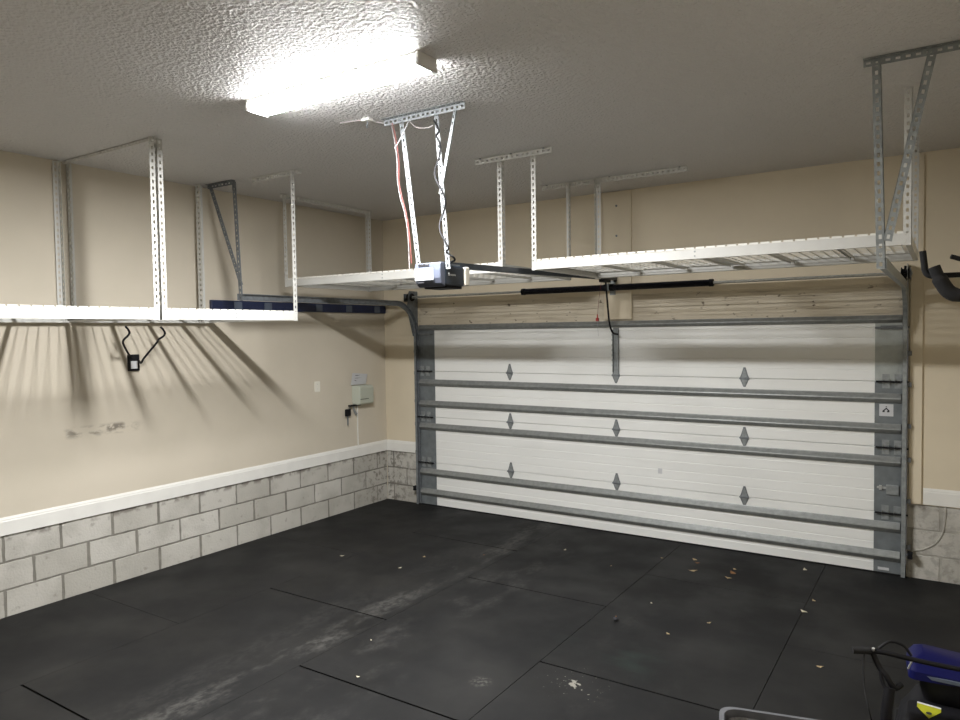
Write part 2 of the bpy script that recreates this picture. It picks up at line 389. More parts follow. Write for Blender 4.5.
# ------------------------------------------------------------------ ceiling lamp
t = empty('ceiling_lamp', (2.94, -3.795, 3.30), 'long lit white rectangular strip light on the textured ceiling', 'ceiling light')
MB().box((2.335, -3.868, 3.356), (3.555, -3.722, 3.3695)).build('housing', 'lampbody', t, bevel=.001)
L = MB(); pr = [(-3.862, 3.356), (-3.866, 3.318), (-3.856, 3.306), (-3.735, 3.306), (-3.724, 3.318), (-3.728, 3.356)]
L.prism([(2.336, y, z) for y, z in pr], (1.218, 0, 0)); L = L.build('lens', 'lamp', t); L.data.materials.append(M['lamp_side'])
for p in L.data.polygons:
    if p.normal.z > -.9: p.material_index = 1
for x0 in (2.316, 3.5545): MB().box((x0, -3.871, 3.302), (x0+.0195, -3.719, 3.3695)).build('end_cap', 'lampbody', t, bevel=.003)

# ------------------------------------------------------------------ overhead racks
def c_beam(mb, p0, p1, inward, z0, z1, w=.030, t=.002):
    """C-shaped rack beam with outer web and top/bottom flanges, open inward"""
    p0 = V(p0); p1 = V(p1); i = V(inward).normalized()
    prof = [(0, z0), (w, z0), (w, z0+.012), (w-t, z0+.012), (w-t, z0+t), (t, z0+t), (t, z1-t), (w-t, z1-t), (w-t, z1-.010), (w, z1-.010), (w, z1), (0, z1)]
    vs = [V((p0.x, p0.y, 0))+i*a+V((0, 0, b)) for a, b in prof]+[V((p1.x, p1.y, 0))+i*a+V((0, 0, b)) for a, b in prof]
    n = len(prof)
    mb.add(vs, [(k, (k+1) % n, n+(k+1) % n, n+k) for k in range(n)]+[tuple(range(n))[::-1], tuple(range(n, 2*n))])
def rack(loc, rz, L, D, zb, label, posts, bars=(), xcount=5, wide=True, h=.062):
    """local frame: u along the length, v away from the front beam"""
    t = empty('overhead_rack', (*loc, zb), label, 'storage rack', 'white wire overhead storage racks', rz)
    W = world_of(t); u = W.to_3x3() @ V((1, 0, 0)); v = W.to_3x3() @ V((0, 1, 0)); o = V((*loc, 0))
    P = lambda a, b, z: tuple(o+u*a+v*b+V((0, 0, z)))
    z1 = zb+h
    for nm, b, inw in (('front_beam', 0, v), ('rear_beam', D, -v)):
        m1 = MB(); mid = L*.5
        c_beam(m1, P(0, b, 0), P(mid+.04, b, 0), inw, zb, z1)
        if nm == 'front_beam': c_beam(m1, P(mid-.03, b-.002, 0), P(L, b-.002, 0), inw, zb-.001, z1+.003)
        else: c_beam(m1, P(mid-.03, b+.002, 0), P(L, b+.002, 0), inw, zb-.001, z1+.003)
        bo = m1.build(nm, 'white_steel', t)
        if nm == 'front_beam':
            for q, zz in ((mid, zb+.018), (mid, z1-.014)):
                MB().lathe([(0, .006), (.003, .005)], P(q, b-.002, zz), -v, 8).build('bolt', 'galv', bo)
    for a, inw in ((.001, u), (L-.001, -u)):
        m1 = MB(); c_beam(m1, P(a, .004, 0), P(a, D-.004, 0), inw, zb+.002, z1-.002); m1.build('side_beam', 'white_steel', t)
    for k in range(xcount):
        a = L*(k+1)/(xcount+1); wd = .11 if (wide and k == xcount//2) else .028
        m1 = MB().prism([P(a-wd/2, .031, z1-.020), P(a-wd/2, D-.031, z1-.020), P(a+wd/2, D-.031, z1-.020), P(a+wd/2, .031, z1-.020)], (0, 0, .003))
        for s_ in (-1, 1): m1.prism([P(a+s_*wd/2, .031, z1-.034), P(a+s_*wd/2, D-.031, z1-.034), P(a+s_*wd/2-s_*.002, D-.031, z1-.034), P(a+s_*wd/2-s_*.002, .031, z1-.034)], (0, 0, .015))
        m1.build('cross_bar', 'white_steel', t)
    # wire deck: long wires, transverse wires on top, rim clips over the front beam
    d = MB(); zt = z1-.008; n = int(round(L/.068)); pt = (L-.02)/n
    for k in range(n+1): d.tube([P(.01+pt*k, .004, z1+.0045), P(.01+pt*k, .022, z1+.0045), P(.01+pt*k, .036, zt), P(.01+pt*k, D-.036, zt), P(.01+pt*k, D-.022, z1+.0045), P(.01+pt*k, D-.004, z1+.0045)], .0034, 5)
    nl = int(round(D/.10))
    for k in range(1, nl): d.tube([P(.012, D*k/nl, zt-.0052), P(L-.012, D*k/nl, zt-.0052)], .0026, 5)
    for b in (.004, D-.012):
        for k in range(n): d.prism([P(.01+pt*k+.006, b, z1+.003), P(.01+pt*(k+1)-.006, b, z1+.003), P(.01+pt*(k+1)-.006, b+.008, z1+.003), P(.01+pt*k+.006, b+.008, z1+.003)], (0, 0, .013))
    d.build('wire_deck', 'white_wire', t)
    for (a, b, sa, sb, ztop, *ww) in posts:   # sa/sb: flange directions along u / v
        m1 = MB(); m1.angle(P(a, b, zb-.004), P(a, b, ztop), u*sa, v*sb, *(ww or [.041])); m1.build('post', 'white_steel', t)
    for (a0, b0, a1, b1, side) in bars:
        p0 = V(P(a0, b0, ZC-.002)); p1 = V(P(a1, b1, ZC-.002)); sd = u*side[0]+v*side[1]
        MB().angle(p0, p1, sd, (0, 0, -1), .034, .036).build('ceiling_bar', 'white_steel', t)
    return t
ZT = ZC-.006
PI2 = PI/2
# racks on the left wall (u = +y, v = -x)
rack((1.19, -6.16), PI2, 2.44, 1.15, 2.135, 'long white wire rack on the left wall, cut off by the left photo edge',
     [(2.44, -.004, -1, 1, ZT), (2.395, 1.180, -1, -1, ZT), (.0, -.004, 1, 1, ZT), (.0, 1.154, 1, -1, ZT)], [(0, -.02, 0, 1.15, (1, 0))], 5)
rack((1.19, -3.705), PI2, 1.225, 1.15, 2.135, 'short white wire overhead rack on the left wall, ending just before the navy rail',
     [(.0, -.004, 1, 1, ZT), (.0, 1.180, 1, -1, ZT), (1.225, -.004, -1, 1, ZT), (1.085, 1.115, 1, -1, ZT, .070)], [(1.225, -.09, 1.225, .52, (-1, 0))], 3, wide=False)
o = MB().angle((.02, -3.735, ZC-.002), (1.225, -3.735, ZC-.002), (0, 1, 0), (0, 0, -1), .05, .022).build('ceiling_bracket', 'lampbody')
tag(o, 'pale slotted metal bar on the ceiling joining the tops of the two left-wall racks', 'bracket', 'slotted ceiling brackets')
# racks over the garage door (u = +x, v = +y)
rack((.345, -1.85), 0, 2.465, 1.20, 2.482, 'white wire overhead rack hung above the left half of the garage door',
     [(2.465, -.004, -1, 1, ZT), (2.465, 1.204, -1, -1, ZT), (.0, -.004, 1, 1, ZT), (.0, 1.204, 1, -1, ZT)], [(-.002, -.03, -.002, 1.23, (1, 0))], 5)
rack((3.065, -1.85), 0, 2.465, 1.20, 2.482, 'white wire overhead rack hung above the right half of the garage door',
     [(2.465, -.004, -1, 1, ZT), (2.465, 1.204, -1, -1, ZT), (.0, -.004, 1, 1, ZT), (.0, 1.204, 1, -1, ZT)], [], 5)
for x0, x1, y, lab in ((2.588, 3.262, -1.862, 'short white slotted bar on the ceiling behind the opener, holding two rack posts'),
                       (2.528, 3.89, -.642, 'long white slotted bar on the ceiling nearest the door wall, holding two rear rack posts')):
    t = empty('ceiling_bracket', ((x0+x1)/2, y, ZC), lab, 'bracket', 'slotted ceiling brackets')
    MB().angle((x0, y-.026, ZC-.002), (x1, y-.026, ZC-.002), (0, -1, 0), (0, 0, -1), .04, .042).build('slotted_bar', 'white_steel', t)
    for k in range(3): MB().lathe([(0, .010), (.006, .009), (.007, .005)], (x0+.06+(x1-x0-.12)*k/2, y-.046, ZC-.004), (0, 0, -1), 6).build('lag_bolt', 'galv_dark', t)

# ------------------------------------------------------------------ garage door
door = bpy.data.objects.new('door_1', None); COL.objects.link(door); door.location = (DX+DW/2, -.03, 0)
tag(door, 'white sectional double garage door with grey horizontal struts', 'garage door', kind='structure')
ZS = [.004, .504, 1.0374, 1.5708, 2.104]; YF = -.020
for k in range(4):
    z0, z1 = ZS[k]+.0015, ZS[k+1]-.0015; pr = [(YF+.045, z0)]
    N = 6; pr.append((YF+.004, z0)); pr.append((YF, z0+.004))
    for i in range(1, N):
        zz = z0+(z1-z0)*i/N; pr += [(YF, zz-.006), (YF+.0035, zz-.001), (YF+.0035, zz+.001), (YF, zz+.003)]
    pr += [(YF, z1-.004), (YF+.004, z1), (YF+.045, z1)]
    s_ = MB().prism([(DX+.004, y, z) for y, z in pr], (DW-.008, 0, 0)).build('door_section', 'door', door)
    for x0, x1 in ((DX, DX+.225), (DX+DW-.21, DX+DW)):
        st = MB(); st.box((x0, YF-.0035, z0), (x1, YF-.0002, z1))
        st.box((x0 if x0 < 2 else x1-.003, YF-.0035, z0), (x0+.003 if x0 < 2 else x1, YF+.04, z1))
        if k == 3:
            for j in range(1, 9): st.box((x0+(x1-x0)*j/9-.002, YF-.006, z0+.01), (x0+(x1-x0)*j/9+.002, YF-.003, z1-.03))
        st.build('end_stile', 'stile_light' if (k == 3 and x0 > 2) else 'stile', s_)
MB().box((DX+.01, YF-.006, -.001), (DX+DW-.01, YF+.04, .012)).build('bottom_seal', 'rubber', door)
# struts (channel with lips)
for zc, hh in ((2.074, .062), (1.438, .076), (1.192, .076), (.927, .078), (.392, .082), (.156, .082)):
    y0 = YF-.0040
    out = [(y0, hh/2), (y0-.010, hh/2), (y0-.013, hh/2-.006), (y0-.038, .002), (y0-.040, -.006), (y0-.037, -.010), (y0-.014, -hh/2+.004), (y0-.010, -hh/2), (y0, -hh/2)]
    top = zc > 2
    MB().prism([(DX+.012, y, zc+z) for y, z in out], (DW-.035, 0, 0)).build('strut', 'strut', door)
# hinges
def hinge(x, z, scale=1.):
    y = YF-.0005; m1 = MB(); m0 = MB(); s_ = scale
    for sg, hgt in ((1, .095), (-1, .075)):
        poly = [(x-.036*s_, y, z+sg*.004), (x-.026*s_, y, z+sg*.030*s_), (x-.008, y, z+sg*hgt*s_), (x+.008, y, z+sg*hgt*s_), (x+.026*s_, y, z+sg*.030*s_), (x+.036*s_, y, z+sg*.004)]
        if sg < 0: poly = poly[::-1]
        m0.prism([(x+(px-x)*1.1, y+.0002, z+(pz-z)*1.03) for px, _, pz in poly], (0, -.0030, 0))
        m1.prism([(px*0+x+(px-x)*.80, y-.0028, z+(pz-z)*.84) for px, _, pz in poly], (0, -.0035, 0))
        m1.prism([(px*0+x+(px-x)*.40, y-.0060, z+(pz-z)*.55) for px, _, pz in poly], (0, -.004, 0))
    h_ = m1.build('hinge', 'galv', door); m0.build('back_plate', 'galv_dark', h_)
    MB().lathe([(0, .008), (.082, .008)], (x-.041, y-.010, z), (1, 0, 0), 10).build('pin', 'galv_dark', h_)
for z in ZS[1:4]:
    for x in (DX+1.229, DX+DW/2, DX+DW-1.229): hinge(x, z)
    for sg, xe in ((1, DX), (-1, DX+DW)):     # end hinges with roller stem
        m1 = MB(); x0 = xe+sg*.03; xs = [xe+sg*.02, xe+sg*.16]
        for q in (.045, .13):
            for s2, hg in ((1, .06), (-1, .055)):
                xc = xe+sg*q; m1.box((xc-.026, YF-.008, min(z, z+s2*hg)), (xc+.026, YF-.0037, max(z, z+s2*hg)))
                m1.box((xc-.024, YF-.03, min(z, z+s2*.022)), (xc-.020, YF-.006, max(z, z+s2*.022)))
                m1.box((xc+.020, YF-.03, min(z, z+s2*.022)), (xc+.024, YF-.006, max(z, z+s2*.022)))
        h_ = m1.build('end_hinge', 'galv', door)
        xa, xb = sorted((xe-sg*.03, xe+sg*.20))
        MB().lathe([(0, .0075), (xb-xa, .0075)], (xa, YF-.026, z), (1, 0, 0), 10).build('roller_stem', 'rubber', h_)
for sg, xe in ((1, DX), (-1, DX+DW)):         # top fixtures
    m1 = MB(); xa, xb = sorted((xe-sg*.03, xe+sg*.21)); m1.lathe([(0, .008), (xb-xa, .008)], (xa, YF-.030, 2.005), (1, 0, 0), 10)
    xa, xb = sorted((xe+sg*.02, xe+sg*.17)); m1.box((xa, YF-.028, 1.990), (xb, YF-.0037, 2.022)); m1.build('top_fixture', 'galv_dark', door)
# centre operator bracket
m1 = MB(); xc = DX+DW/2+.005
for dx_ in (-.030, .026): m1.box((xc+dx_, YF-.034, 1.60), (xc+dx_+.004, YF-.0006, 2.02))
m1.box((xc-.030, YF-.007, 1.59), (xc+.030, YF-.0006, 2.04))
for k in range(7): m1.box((xc-.034, YF-.036, 1.66+k*.05), (xc-.024, YF-.028, 1.68+k*.05))
m1.build('operator_bracket', 'galv', door)
# warning sticker, lock and small labels on the right stile
lab = MB().box((5.252, YF-.0052, 1.290), (5.352, YF-.0037, 1.388)).build('sticker', 'paper', door)
ic = MB()
for p in ([(5.277, 1.334), (5.300, 1.358), (5.307, 1.352), (5.283, 1.328)], [(5.327, 1.334), (5.304, 1.358), (5.297, 1.352), (5.321, 1.328)], [(5.296, 1.366), (5.302, 1.372), (5.308, 1.366), (5.302, 1.360)]):
    ic.prism([(x, YF-.0053, z) for x, z in p], (0, -.0006, 0))
for a in range(2): ic.box((5.281+.033*a-.006, YF-.0059, 1.322), (5.281+.033*a+.010, YF-.0053, 1.334))
ic.build('print', 'ink', lab)
lk = MB().box((5.305, YF-.020, .655), (5.395, YF-.0038, .735)).build('slide_lock', 'galv', door, bevel=.004)
MB().box((5.240, YF-.014, .700), (5.32, YF-.0065, .716)).box((5.255, YF-.022, .690), (5.275, YF-.006, .726)).build('bolt', 'galv_light', lk)
MB().box((5.25, YF-.0045, .030), (5.33, YF-.0037, .052)).build('label_strip', 'paper', door)
MB().box((3.405, YF-.0016, .640), (3.445, YF+.0005, .690)).build('tape_patch', 'paper', door)

# ------------------------------------------------------------------ tracks
def track(name, x, sg, yend, ztop, label, mt, hx, hm, zhb, hb, ht, yh):
    """sg=+1: left track (channel opens to +x)"""
    t = empty(name, (x, -.05, 0), label, 'garage door track', 'garage door tracks')
    R_ = .36; yv = -.058
    prof = [(-.014, -.026), (.012, -.026), (.012, -.022), (.013, -.022), (.013, -.0285), (-.0165, -.0285), (-.0165, .0285), (.013, .0285), (.013, .022), (.012, .022), (.012, .026), (-.014, .026)]
    prof = [(a*sg, b) for a, b in prof]
    MB().sweep(prof, [(x, yv, .01), (x, yv, ztop-R_)], (1, 0, 0)).build('vertical_rail', mt, t)
    arc = [(x, yv-R_+R_*math.cos(a), ztop-R_+R_*math.sin(a)) for a in [PI/2*i/14 for i in range(15)]]
    MB().sweep(prof, arc, (1, 0, 0)).build('curved_rail', mt, t, smooth=True)
    MB().sweep(prof, [(x, yv-R_-.001, ztop), (x, yend, ztop)], (1, 0, 0)).build('horizontal_rail', mt, t)
    # flag angle at the top of the vertical rail and jamb brackets
    o_ = -.017*sg
    for z in (.25, .62, .95, 1.22, 1.55, 1.80):
        MB().box((min(x+o_, x+o_-.030*sg), -.052, z-.018), (max(x+o_, x+o_-.030*sg), -.048, z+.018)).box((min(x+o_-.028*sg, x+o_-.031*sg), -.052, z-.018), (max(x+o_-.028*sg, x+o_-.031*sg), -.0005, z+.018)).build('jamb_bracket', 'galv_dark', t)
    MB().prism([(x+o_, -.10, 1.98), (x+o_, -.0005, 1.98), (x+o_, -.0005, 2.50), (x+o_, -.16, 2.50), (x+o_, -.20, 2.30)], (-.003*sg, 0, 0)).build('flag_bracket', mt, t)
    # hanger from the ceiling
    MB().angle((hx[0], yh, ZC-.002), (hx[1], yh, ZC-.002), (0, -1, 0), (0, 0, -1), .034, .036).build('ceiling_bar', hm, t)
    hxv = hb
    MB().angle((hb, yh-.003, zhb), (ht, yh-.003, ZC-.006), (sg, 0, 0), (0, 1, 0), .040).build('hanger_bar', hm, t)
    MB().angle((hxv+.012*sg, yh-.008, zhb+.14), (hx[2], yh-.008, ZC-.01), (1, 0, 0), (0, 1, 0), .040).build('diagonal_brace', hm, t)
    return t
track('garage_door_track', .530, 1, -2.545, 2.352, 'dark steel curved rail left of the garage door with its ceiling hanger', 'galv_dark', (.13, .50, .150), 'galv_dark', 2.32, .525, .470, -2.53)
track('garage_door_track', 5.428, -1, -2.46, 2.335, 'grey steel curved rail right of the garage door with its slotted ceiling hanger', 'galv', (5.335, 5.90, 5.615), 'galv', 2.31, 5.440, 5.412, -2.455)

# ------------------------------------------------------------------ torsion spring shaft
t = empty('torsion_spring_shaft', (2.98, -.115, 2.43), 'horizontal steel shaft with two black springs above the garage door', 'spring shaft')
YS, ZS_ = -.115, 2.428
MB().lathe([(0, .0125), (5.06, .0125)], (.42, YS, ZS_), (1, 0, 0), 14).build('shaft', 'galv_light', t, smooth=True)
for xa, xb in ((2.005, 2.925), (2.985, 3.935)):
    pr = []; n = 120; Ls = xb-xa
    for i in range(n*2+1): pr.append((Ls*i/(2*n), .031 if i % 2 else .0265))
    MB().lathe(pr, (xa, YS, ZS_), (1, 0, 0), 14).build('torsion_spring', 'spring', t)
    for xe in (xa-.02, xb-.02): MB().lathe([(0, .018), (.002, .034), (.038, .034), (.04, .018)], (xe, YS, ZS_), (1, 0, 0), 14).build('winding_cone', 'black', t)
for xd in (.47, 5.40):
    pr = [(0, .045), (.006, .048), (.007, .040), (.014, .034), (.042, .030), (.050, .036), (.052, .047), (.058, .045)]
    d_ = MB().lathe(pr, (xd, YS, ZS_), (1, 0, 0), 18)
    for k in range(6): d_.box((-.008, -.062, -.006), (.008, -.03, .006), Matrix.Translation((xd+.03, YS, ZS_)) @ Matrix.Rotation(k*PI/3, 4, 'X'))
    dd = d_.build('cable_drum', 'black', t)
    MB().tube([(xd+.03, YS+.045, ZS_), (xd+.03, -.045, .10)], .0016, 6).build('lift_cable', 'galv', dd)
m1 = MB().box((2.925, -.022, 2.36), (2.985, -.0185, 2.50)).box((2.952, -.15, 2.395), (2.957, -.0185, 2.47)); m1.lathe([(0, .03), (.02, .03)], (2.945, YS, ZS_), (1, 0, 0), 14)
m1.build('centre_bracket', 'galv', t)
for xd in (.425, 5.463):
    MB().box((xd, -.15, 2.38), (xd+.004, -.021, 2.47)).lathe([(0, .024), (.014, .024)], (xd-.005, YS, ZS_), (1, 0, 0), 12).build('end_bearing', 'galv_dark', t)

# ------------------------------------------------------------------ opener
t = empty('garage_door_opener', (3.02, -3.0, 2.29), 'dark grey garage door opener with pale light cover hanging from white slotted bars', 'garage door opener')
def rbox(lo, hi, r, axis='z'):
    return MB().box(lo, hi)
ob = MB().box((2.946, -3.075, 2.305), (3.136, -2.865, 2.432)).build('motor_housing', 'opener_dark', t, bevel=.012)
MB().prism([(2.955, -3.05, 2.306), (3.128, -3.05, 2.306), (3.128, -2.88, 2.306), (2.955, -2.88, 2.306)], (0, 0, -.016)).build('bottom_cover', 'black', ob, bevel=.005)
# curved pale lens at the near end
lz = [(2.446, -3.10), (2.444, -3.118), (2.40, -3.124), (2.35, -3.122), (2.318, -3.108), (2.300, -3.085), (2.296, -3.072), (2.446, -3.072)]
lens = MB().prism([(2.938, y, z) for z, y in lz], (.198, 0, 0)).build('light_cover', 'opener_lens', t, bevel=.006)
pl = MB().box((2.944, -3.1270, 2.338), (3.086, -3.1235, 2.412)).build('white_label', 'opener_label', t)
ln = MB()
for k, (a, b) in enumerate(((.02, .10), (.03, .12), (.02, .09), (.04, .13))): ln.box((2.944+a, -3.1276, 2.400-.014*k), (2.944+b, -3.1270, 2.4025-.014*k))
ln.build('print', 'greyink', pl)
tx = MB()
for a, b in ((2.970, 2.982), (2.986, 3.000), (3.004, 3.016), (3.020, 3.036), (3.040, 3.050)): tx.box((a, -3.1262, 2.424), (b, -3.1215, 2.4385))
tx.box((2.972, -3.1262, 2.4290), (3.046, -3.1228, 2.4325)); MB().box((2.966, -3.126, 2.322), (3.011, -3.118, 2.328)).build('button_slot', 'ink', lens)
tx.build('dark_lettering', 'ink', lens)
lg = MB()     # small white house mark and lettering on the dark side
lg.prism([(3.1362, -3.040, 2.365), (3.1362, -3.024, 2.365), (3.1362, -3.024, 2.379), (3.1362, -3.032, 2.387), (3.1362, -3.040, 2.379)], (.0008, 0, 0))
for k in range(5): lg.box((3.1362, -3.016+k*.0115, 2.367), (3.137, -3.016+k*.0115+.0075, 2.376+.002*(k % 2)))
lg.build('maker_mark', 'paper', ob)
MB().box((2.95, -2.8655, 2.31), (3.145, -2.815, 2.43)).build('rear_cover', 'ivory', t, bevel=.008)
MB().lathe([(0, .018), (.014, .018), (.016, .012)], (3.005, -3.03, 2.43), (0, 0, 1), 12).build('sprocket', 'black', t)
MB().box((2.95, -3.06, 2.4305), (3.10, -2.86, 2.446)).build('rail_mount', 'galv_dark', t)
MB().angle((2.700, -3.100, ZC-.002), (3.318, -3.100, ZC-.002), (0, -1, 0), (0, 0, -1), .034, .038, pitch=.036).build('ceiling_bar', 'opener_bar', t)
MB().angle((2.925, -3.085, 2.43), (2.805, -3.085, ZC-.008), (1, 0, 0), (0, 1, 0), .034, pitch=.040).build('hanger_bar', 'opener_bar', t)
MB().angle((3.150, -3.085, 2.40), (3.077, -3.085, ZC-.008), (1, 0, 0), (0, 1, 0), .034, pitch=.040).build('hanger_bar', 'opener_bar', t)
MB().angle((3.110, -3.092, 2.86), (3.235, -3.092, ZC-.01), (1, 0, 0), (0, 1, 0), .020, .034, pitch=.040).build('diagonal_brace', 'opener_bar', t)
# rail to the header, trolley, arm, release handle
ra = MB()
pr = [(-.019, -.019), (.019, -.019), (.019, .019), (.012, .019), (.012, .014), (.014, -.014), (-.014, -.014), (-.012, .014), (-.012, .019), (-.019, .019)]
ra.sweep([(a, -b) for a, b in pr], [(2.985, -2.90, 2.452), (2.985, -.03, 2.520)], (1, 0, 0)); ra.build('rail', 'opener_dark', t)
MB().box((2.968, -.03, 2.49), (3.002, -.0185, 2.55)).build('header_bracket', 'black', t)
MB().box((2.958, -.36, 2.470), (3.012, -.20, 2.500)).build('trolley', 'black', t, bevel=.003)
MB().tube([(2.985, -.26, 2.475), (2.99, -.24, 2.30), (2.994, -.20, 2.09), (3.005, -.15, 1.995), (3.03, -.085, 1.975)], .0095, 8, 5).build('door_arm', 'black', t, smooth=True)
c_ = MB().tube([(2.965, -.32, 2.47), (2.92, -.28, 2.30), (2.892, -.25, 2.14)], .0018, 6).build('release_cord', 'redwire', t)
MB().box((2.878, -.262, 2.105), (2.906, -.238, 2.135)).tube([(2.892, -.25, 2.130), (2.892, -.25, 2.17)], .006, 8).build('release_handle', 'red', c_, bevel=.003)
MB().tube([(2.892, -.25, 2.106), (2.896, -.25, 2.03), (2.902, -.25, 1.96)], .0012, 5).build('loose_string', 'greyink', c_)
# cables at the opener
def hug(offs, dy):
    out = []
    for k, (z, off) in enumerate(offs): q = (z-2.43)/(3.36-2.43); out.append((2.920-.115*q-off, -3.096-dy, z))
    return out
o = MB().tube(hug([(3.34, .040), (3.24, .026), (3.10, .022), (2.97, .040), (2.86, .030), (2.76, .012), (2.65, .006), (2.52, .012), (2.45, .016)], .008), .0020, 6, 6).build('bell_wire', 'redwire', smooth=True)
tag(o, 'thin red wire running down the left hanger bar of the opener', 'wire', 'wires at the opener')
o = MB().tube(hug([(3.345, .052), (3.26, .040), (3.12, .034), (2.98, .050), (2.87, .044), (2.77, .024), (2.66, .016), (2.52, .026), (2.42, .036)], .010), .0020, 6, 6).build('bell_wire', 'whitewire', smooth=True)
tag(o, 'thin whitish wire beside the red one on the left hanger bar of the opener', 'wire', 'wires at the opener')
o = MB().tube([(2.90, -3.10, 3.335), (2.86, -3.105, 3.27), (2.82, -3.11, 3.21), (2.78, -3.10, 3.18)], .0032, 6, 5).build('cable', 'greyink', smooth=True)
tag(o, 'short grey cable slanting down from the opener ceiling bar to its left hanger', 'cable')
o = MB().tube([(2.90, -3.10, 3.335), (2.96, -3.105, 3.28), (3.05, -3.11, 3.262), (3.09, -3.11, 3.27)], .0025, 6, 5).build('cable', 'whitewire', smooth=True)
tag(o, 'thin white cable sagging under the opener ceiling bar between its two hangers', 'cable')
pts = []
for i in range(26):
    q = i/25; z = 3.20-.68*q; x = 3.094+(.063)*q; a = q*4.2*PI+.6
    pts.append((x+.016+.028*math.sin(a), -3.088-.028*(1+math.cos(a))*.55-.012, z))
pts += [(3.20, -3.10, 2.62) if False else (3.175, -3.11, 2.50), (3.21, -3.09, 2.47), (3.185, -3.04, 2.455), (3.11, -3.00, 2.45)]
pts = [(3.09, -3.10, 3.30), (3.135, -3.11, 3.23)]+[V(p) for p in pts]
o = MB().tube([V(p) for p in pts], .0062, 7, 3).build('power_cord', 'rubber', smooth=True)
tag(o, 'black power cord wound round the right hanger bar of the opener', 'cord')
t = empty('ceiling_outlet_cable', (2.56, -3.19, 3.33), 'white cable and small dark hook on the ceiling left of the opener ceiling bar', 'cable')
MB().tube([(2.45, -3.24, 3.362), (2.55, -3.22, 3.362), (2.64, -3.17, 3.362), (2.665, -3.13, 3.355), (2.70, -3.09, 3.35)], .005, 7, 5).build('cable', 'whitewire', t, smooth=True)
MB().box((2.60, -3.205, 3.355), (2.66, -3.165, 3.3695)).build('clip', 'trim', t)
MB().tube([(2.632, -3.185, 3.356), (2.634, -3.185, 3.335), (2.630, -3.19, 3.318), (2.638, -3.19, 3.312)], .0045, 7, 4).build('hook', 'galv_dark', t, smooth=True)

# ------------------------------------------------------------------ things on the left wall
t = empty('tool_rail', (.03, -1.23, 2.255), 'long navy blue tool rail high on the left wall, above the garage door track', 'tool rail')
MB().box((.0005, -2.455, 2.255), (.035, -.012, 2.348)).build('rail', 'navy', t, bevel=.006)
MB().box((.0355, -2.44, 2.294), (.040, -.03, 2.302)).build('ridge', 'navy', t)
for y in (-2.166, -1.806, -1.114, -.653, -.178): MB().box((.036, y-.045, 2.262), (.048, y+.045, 2.336)).build('clip', 'clip', t, bevel=.004)

t = empty('bike_hook', (.02, -3.212, 1.73), 'black two-armed bike hook on the left wall under the white rack', 'hook', 'wall bike hooks')
pb = MB().box((.0005, -3.262, 1.732), (.026, -3.166, 1.870)).build('wall_plate', 'black', t, bevel=.005)
MB().box((.0265, -3.246, 1.752), (.0275, -3.186, 1.815)).build('label', 'paper', pb)
MB().tube([(.03, -3.245, 1.845), (.12, -3.33, 1.900), (.23, -3.425, 1.965), (.25, -3.430, 1.995), (.26, -3.402, 2.026), (.265, -3.390, 2.050), (.27, -3.405, 2.078), (.27, -3.425, 2.10)], .0085, 9, 5).build('arm', 'black', t, smooth=True)
MB().tube([(.03, -3.18, 1.82), (.10, -3.20, 1.80), (.15, -3.20, 1.845), (.25, -3.155, 1.960), (.262, -3.140, 1.992), (.27, -3.10, 2.020), (.275, -3.09, 2.045), (.275, -3.105, 2.075), (.27, -3.125, 2.098)], .0085, 9, 5).build('arm', 'black', t, smooth=True)

t = empty('wall_plate', (0, -1.13, 1.40), 'small blank ivory switch plate on the left wall', 'wall plate')
MB().box((.0005, -1.172, 1.393), (.008, -1.092, 1.507))  .build('plate', 'plate', t, bevel=.003)
for z in (1.425, 1.475): MB().lathe([(0, .004), (.002, .003)], (.008, -1.132, z), (1, 0, 0), 8).build('screw', 'galv_light', t)

t = empty('wall_console', (0, -.5, 1.2), 'grey-green plastic control box with a card on the left wall near the corner', 'control box')
MB().prism([(.001, -.60, 1.210), (.070, -.575, 1.200), (.095, -.56, 1.210), (.100, -.56, 1.385), (.085, -.57, 1.418), (.001, -.60, 1.425)], (0, .235, 0)).build('case', 'cream_plastic', t, bevel=.012)
cd = MB().prism([(.012, -.62, 1.43), (.012, -.37, 1.43), (.040, -.37, 1.545), (.040, -.62, 1.570)], (.002, 0, 0)).build('card', 'paper', t)
cp = MB()
for k, (a, b, hh) in enumerate(((-.57, -.43, .006), (-.57, -.40, .004), (-.57, -.49, .022))):
    z = 1.535-.03*k; xx = .0145+.028*(z-1.43)/.14+.0008; cp.prism([(xx, a, z), (xx, b, z), (xx+.002, b, z+hh), (xx+.002, a, z+hh)], (.0006, 0, 0))
cp.build('print', 'ink', cd)
MB().box((.0985, -.56, 1.262), (.1012, -.42, 1.268)).build('lettering', 'ink', t)
MB().box((.02, -.68, 1.190), (.05, -.50, 1.207)).build('key_hook', 'black', t)
o = MB().box((.0005, -.519, .712), (.010, -.507, 1.235)).build('wire_conduit', 'trim', bevel=.002)
tag(o, 'thin white conduit running from the control box down to the baseboard', 'conduit')
t = empty('key_bunch', (.04, -.68, 1.08), 'bunch of keys with black fob hanging under the control box', 'keys')
MB().box((.028, -.745, 1.085), (.046, -.660, 1.165)).build('key_fob', 'black', t, bevel=.006)
MB().tube([(.036, -.64, 1.189), (.036, -.66, 1.184), (.036, -.675, 1.178), (.036, -.69, 1.162)], .003, 6, 3).build('ring', 'galv_dark', t)
MB().prism([(.034, -.715, 1.090), (.034, -.695, 1.090), (.034, -.695, .990), (.034, -.704, .975), (.034, -.715, .990)], (.003, 0, 0)).build('key', 'galv_dark', t)
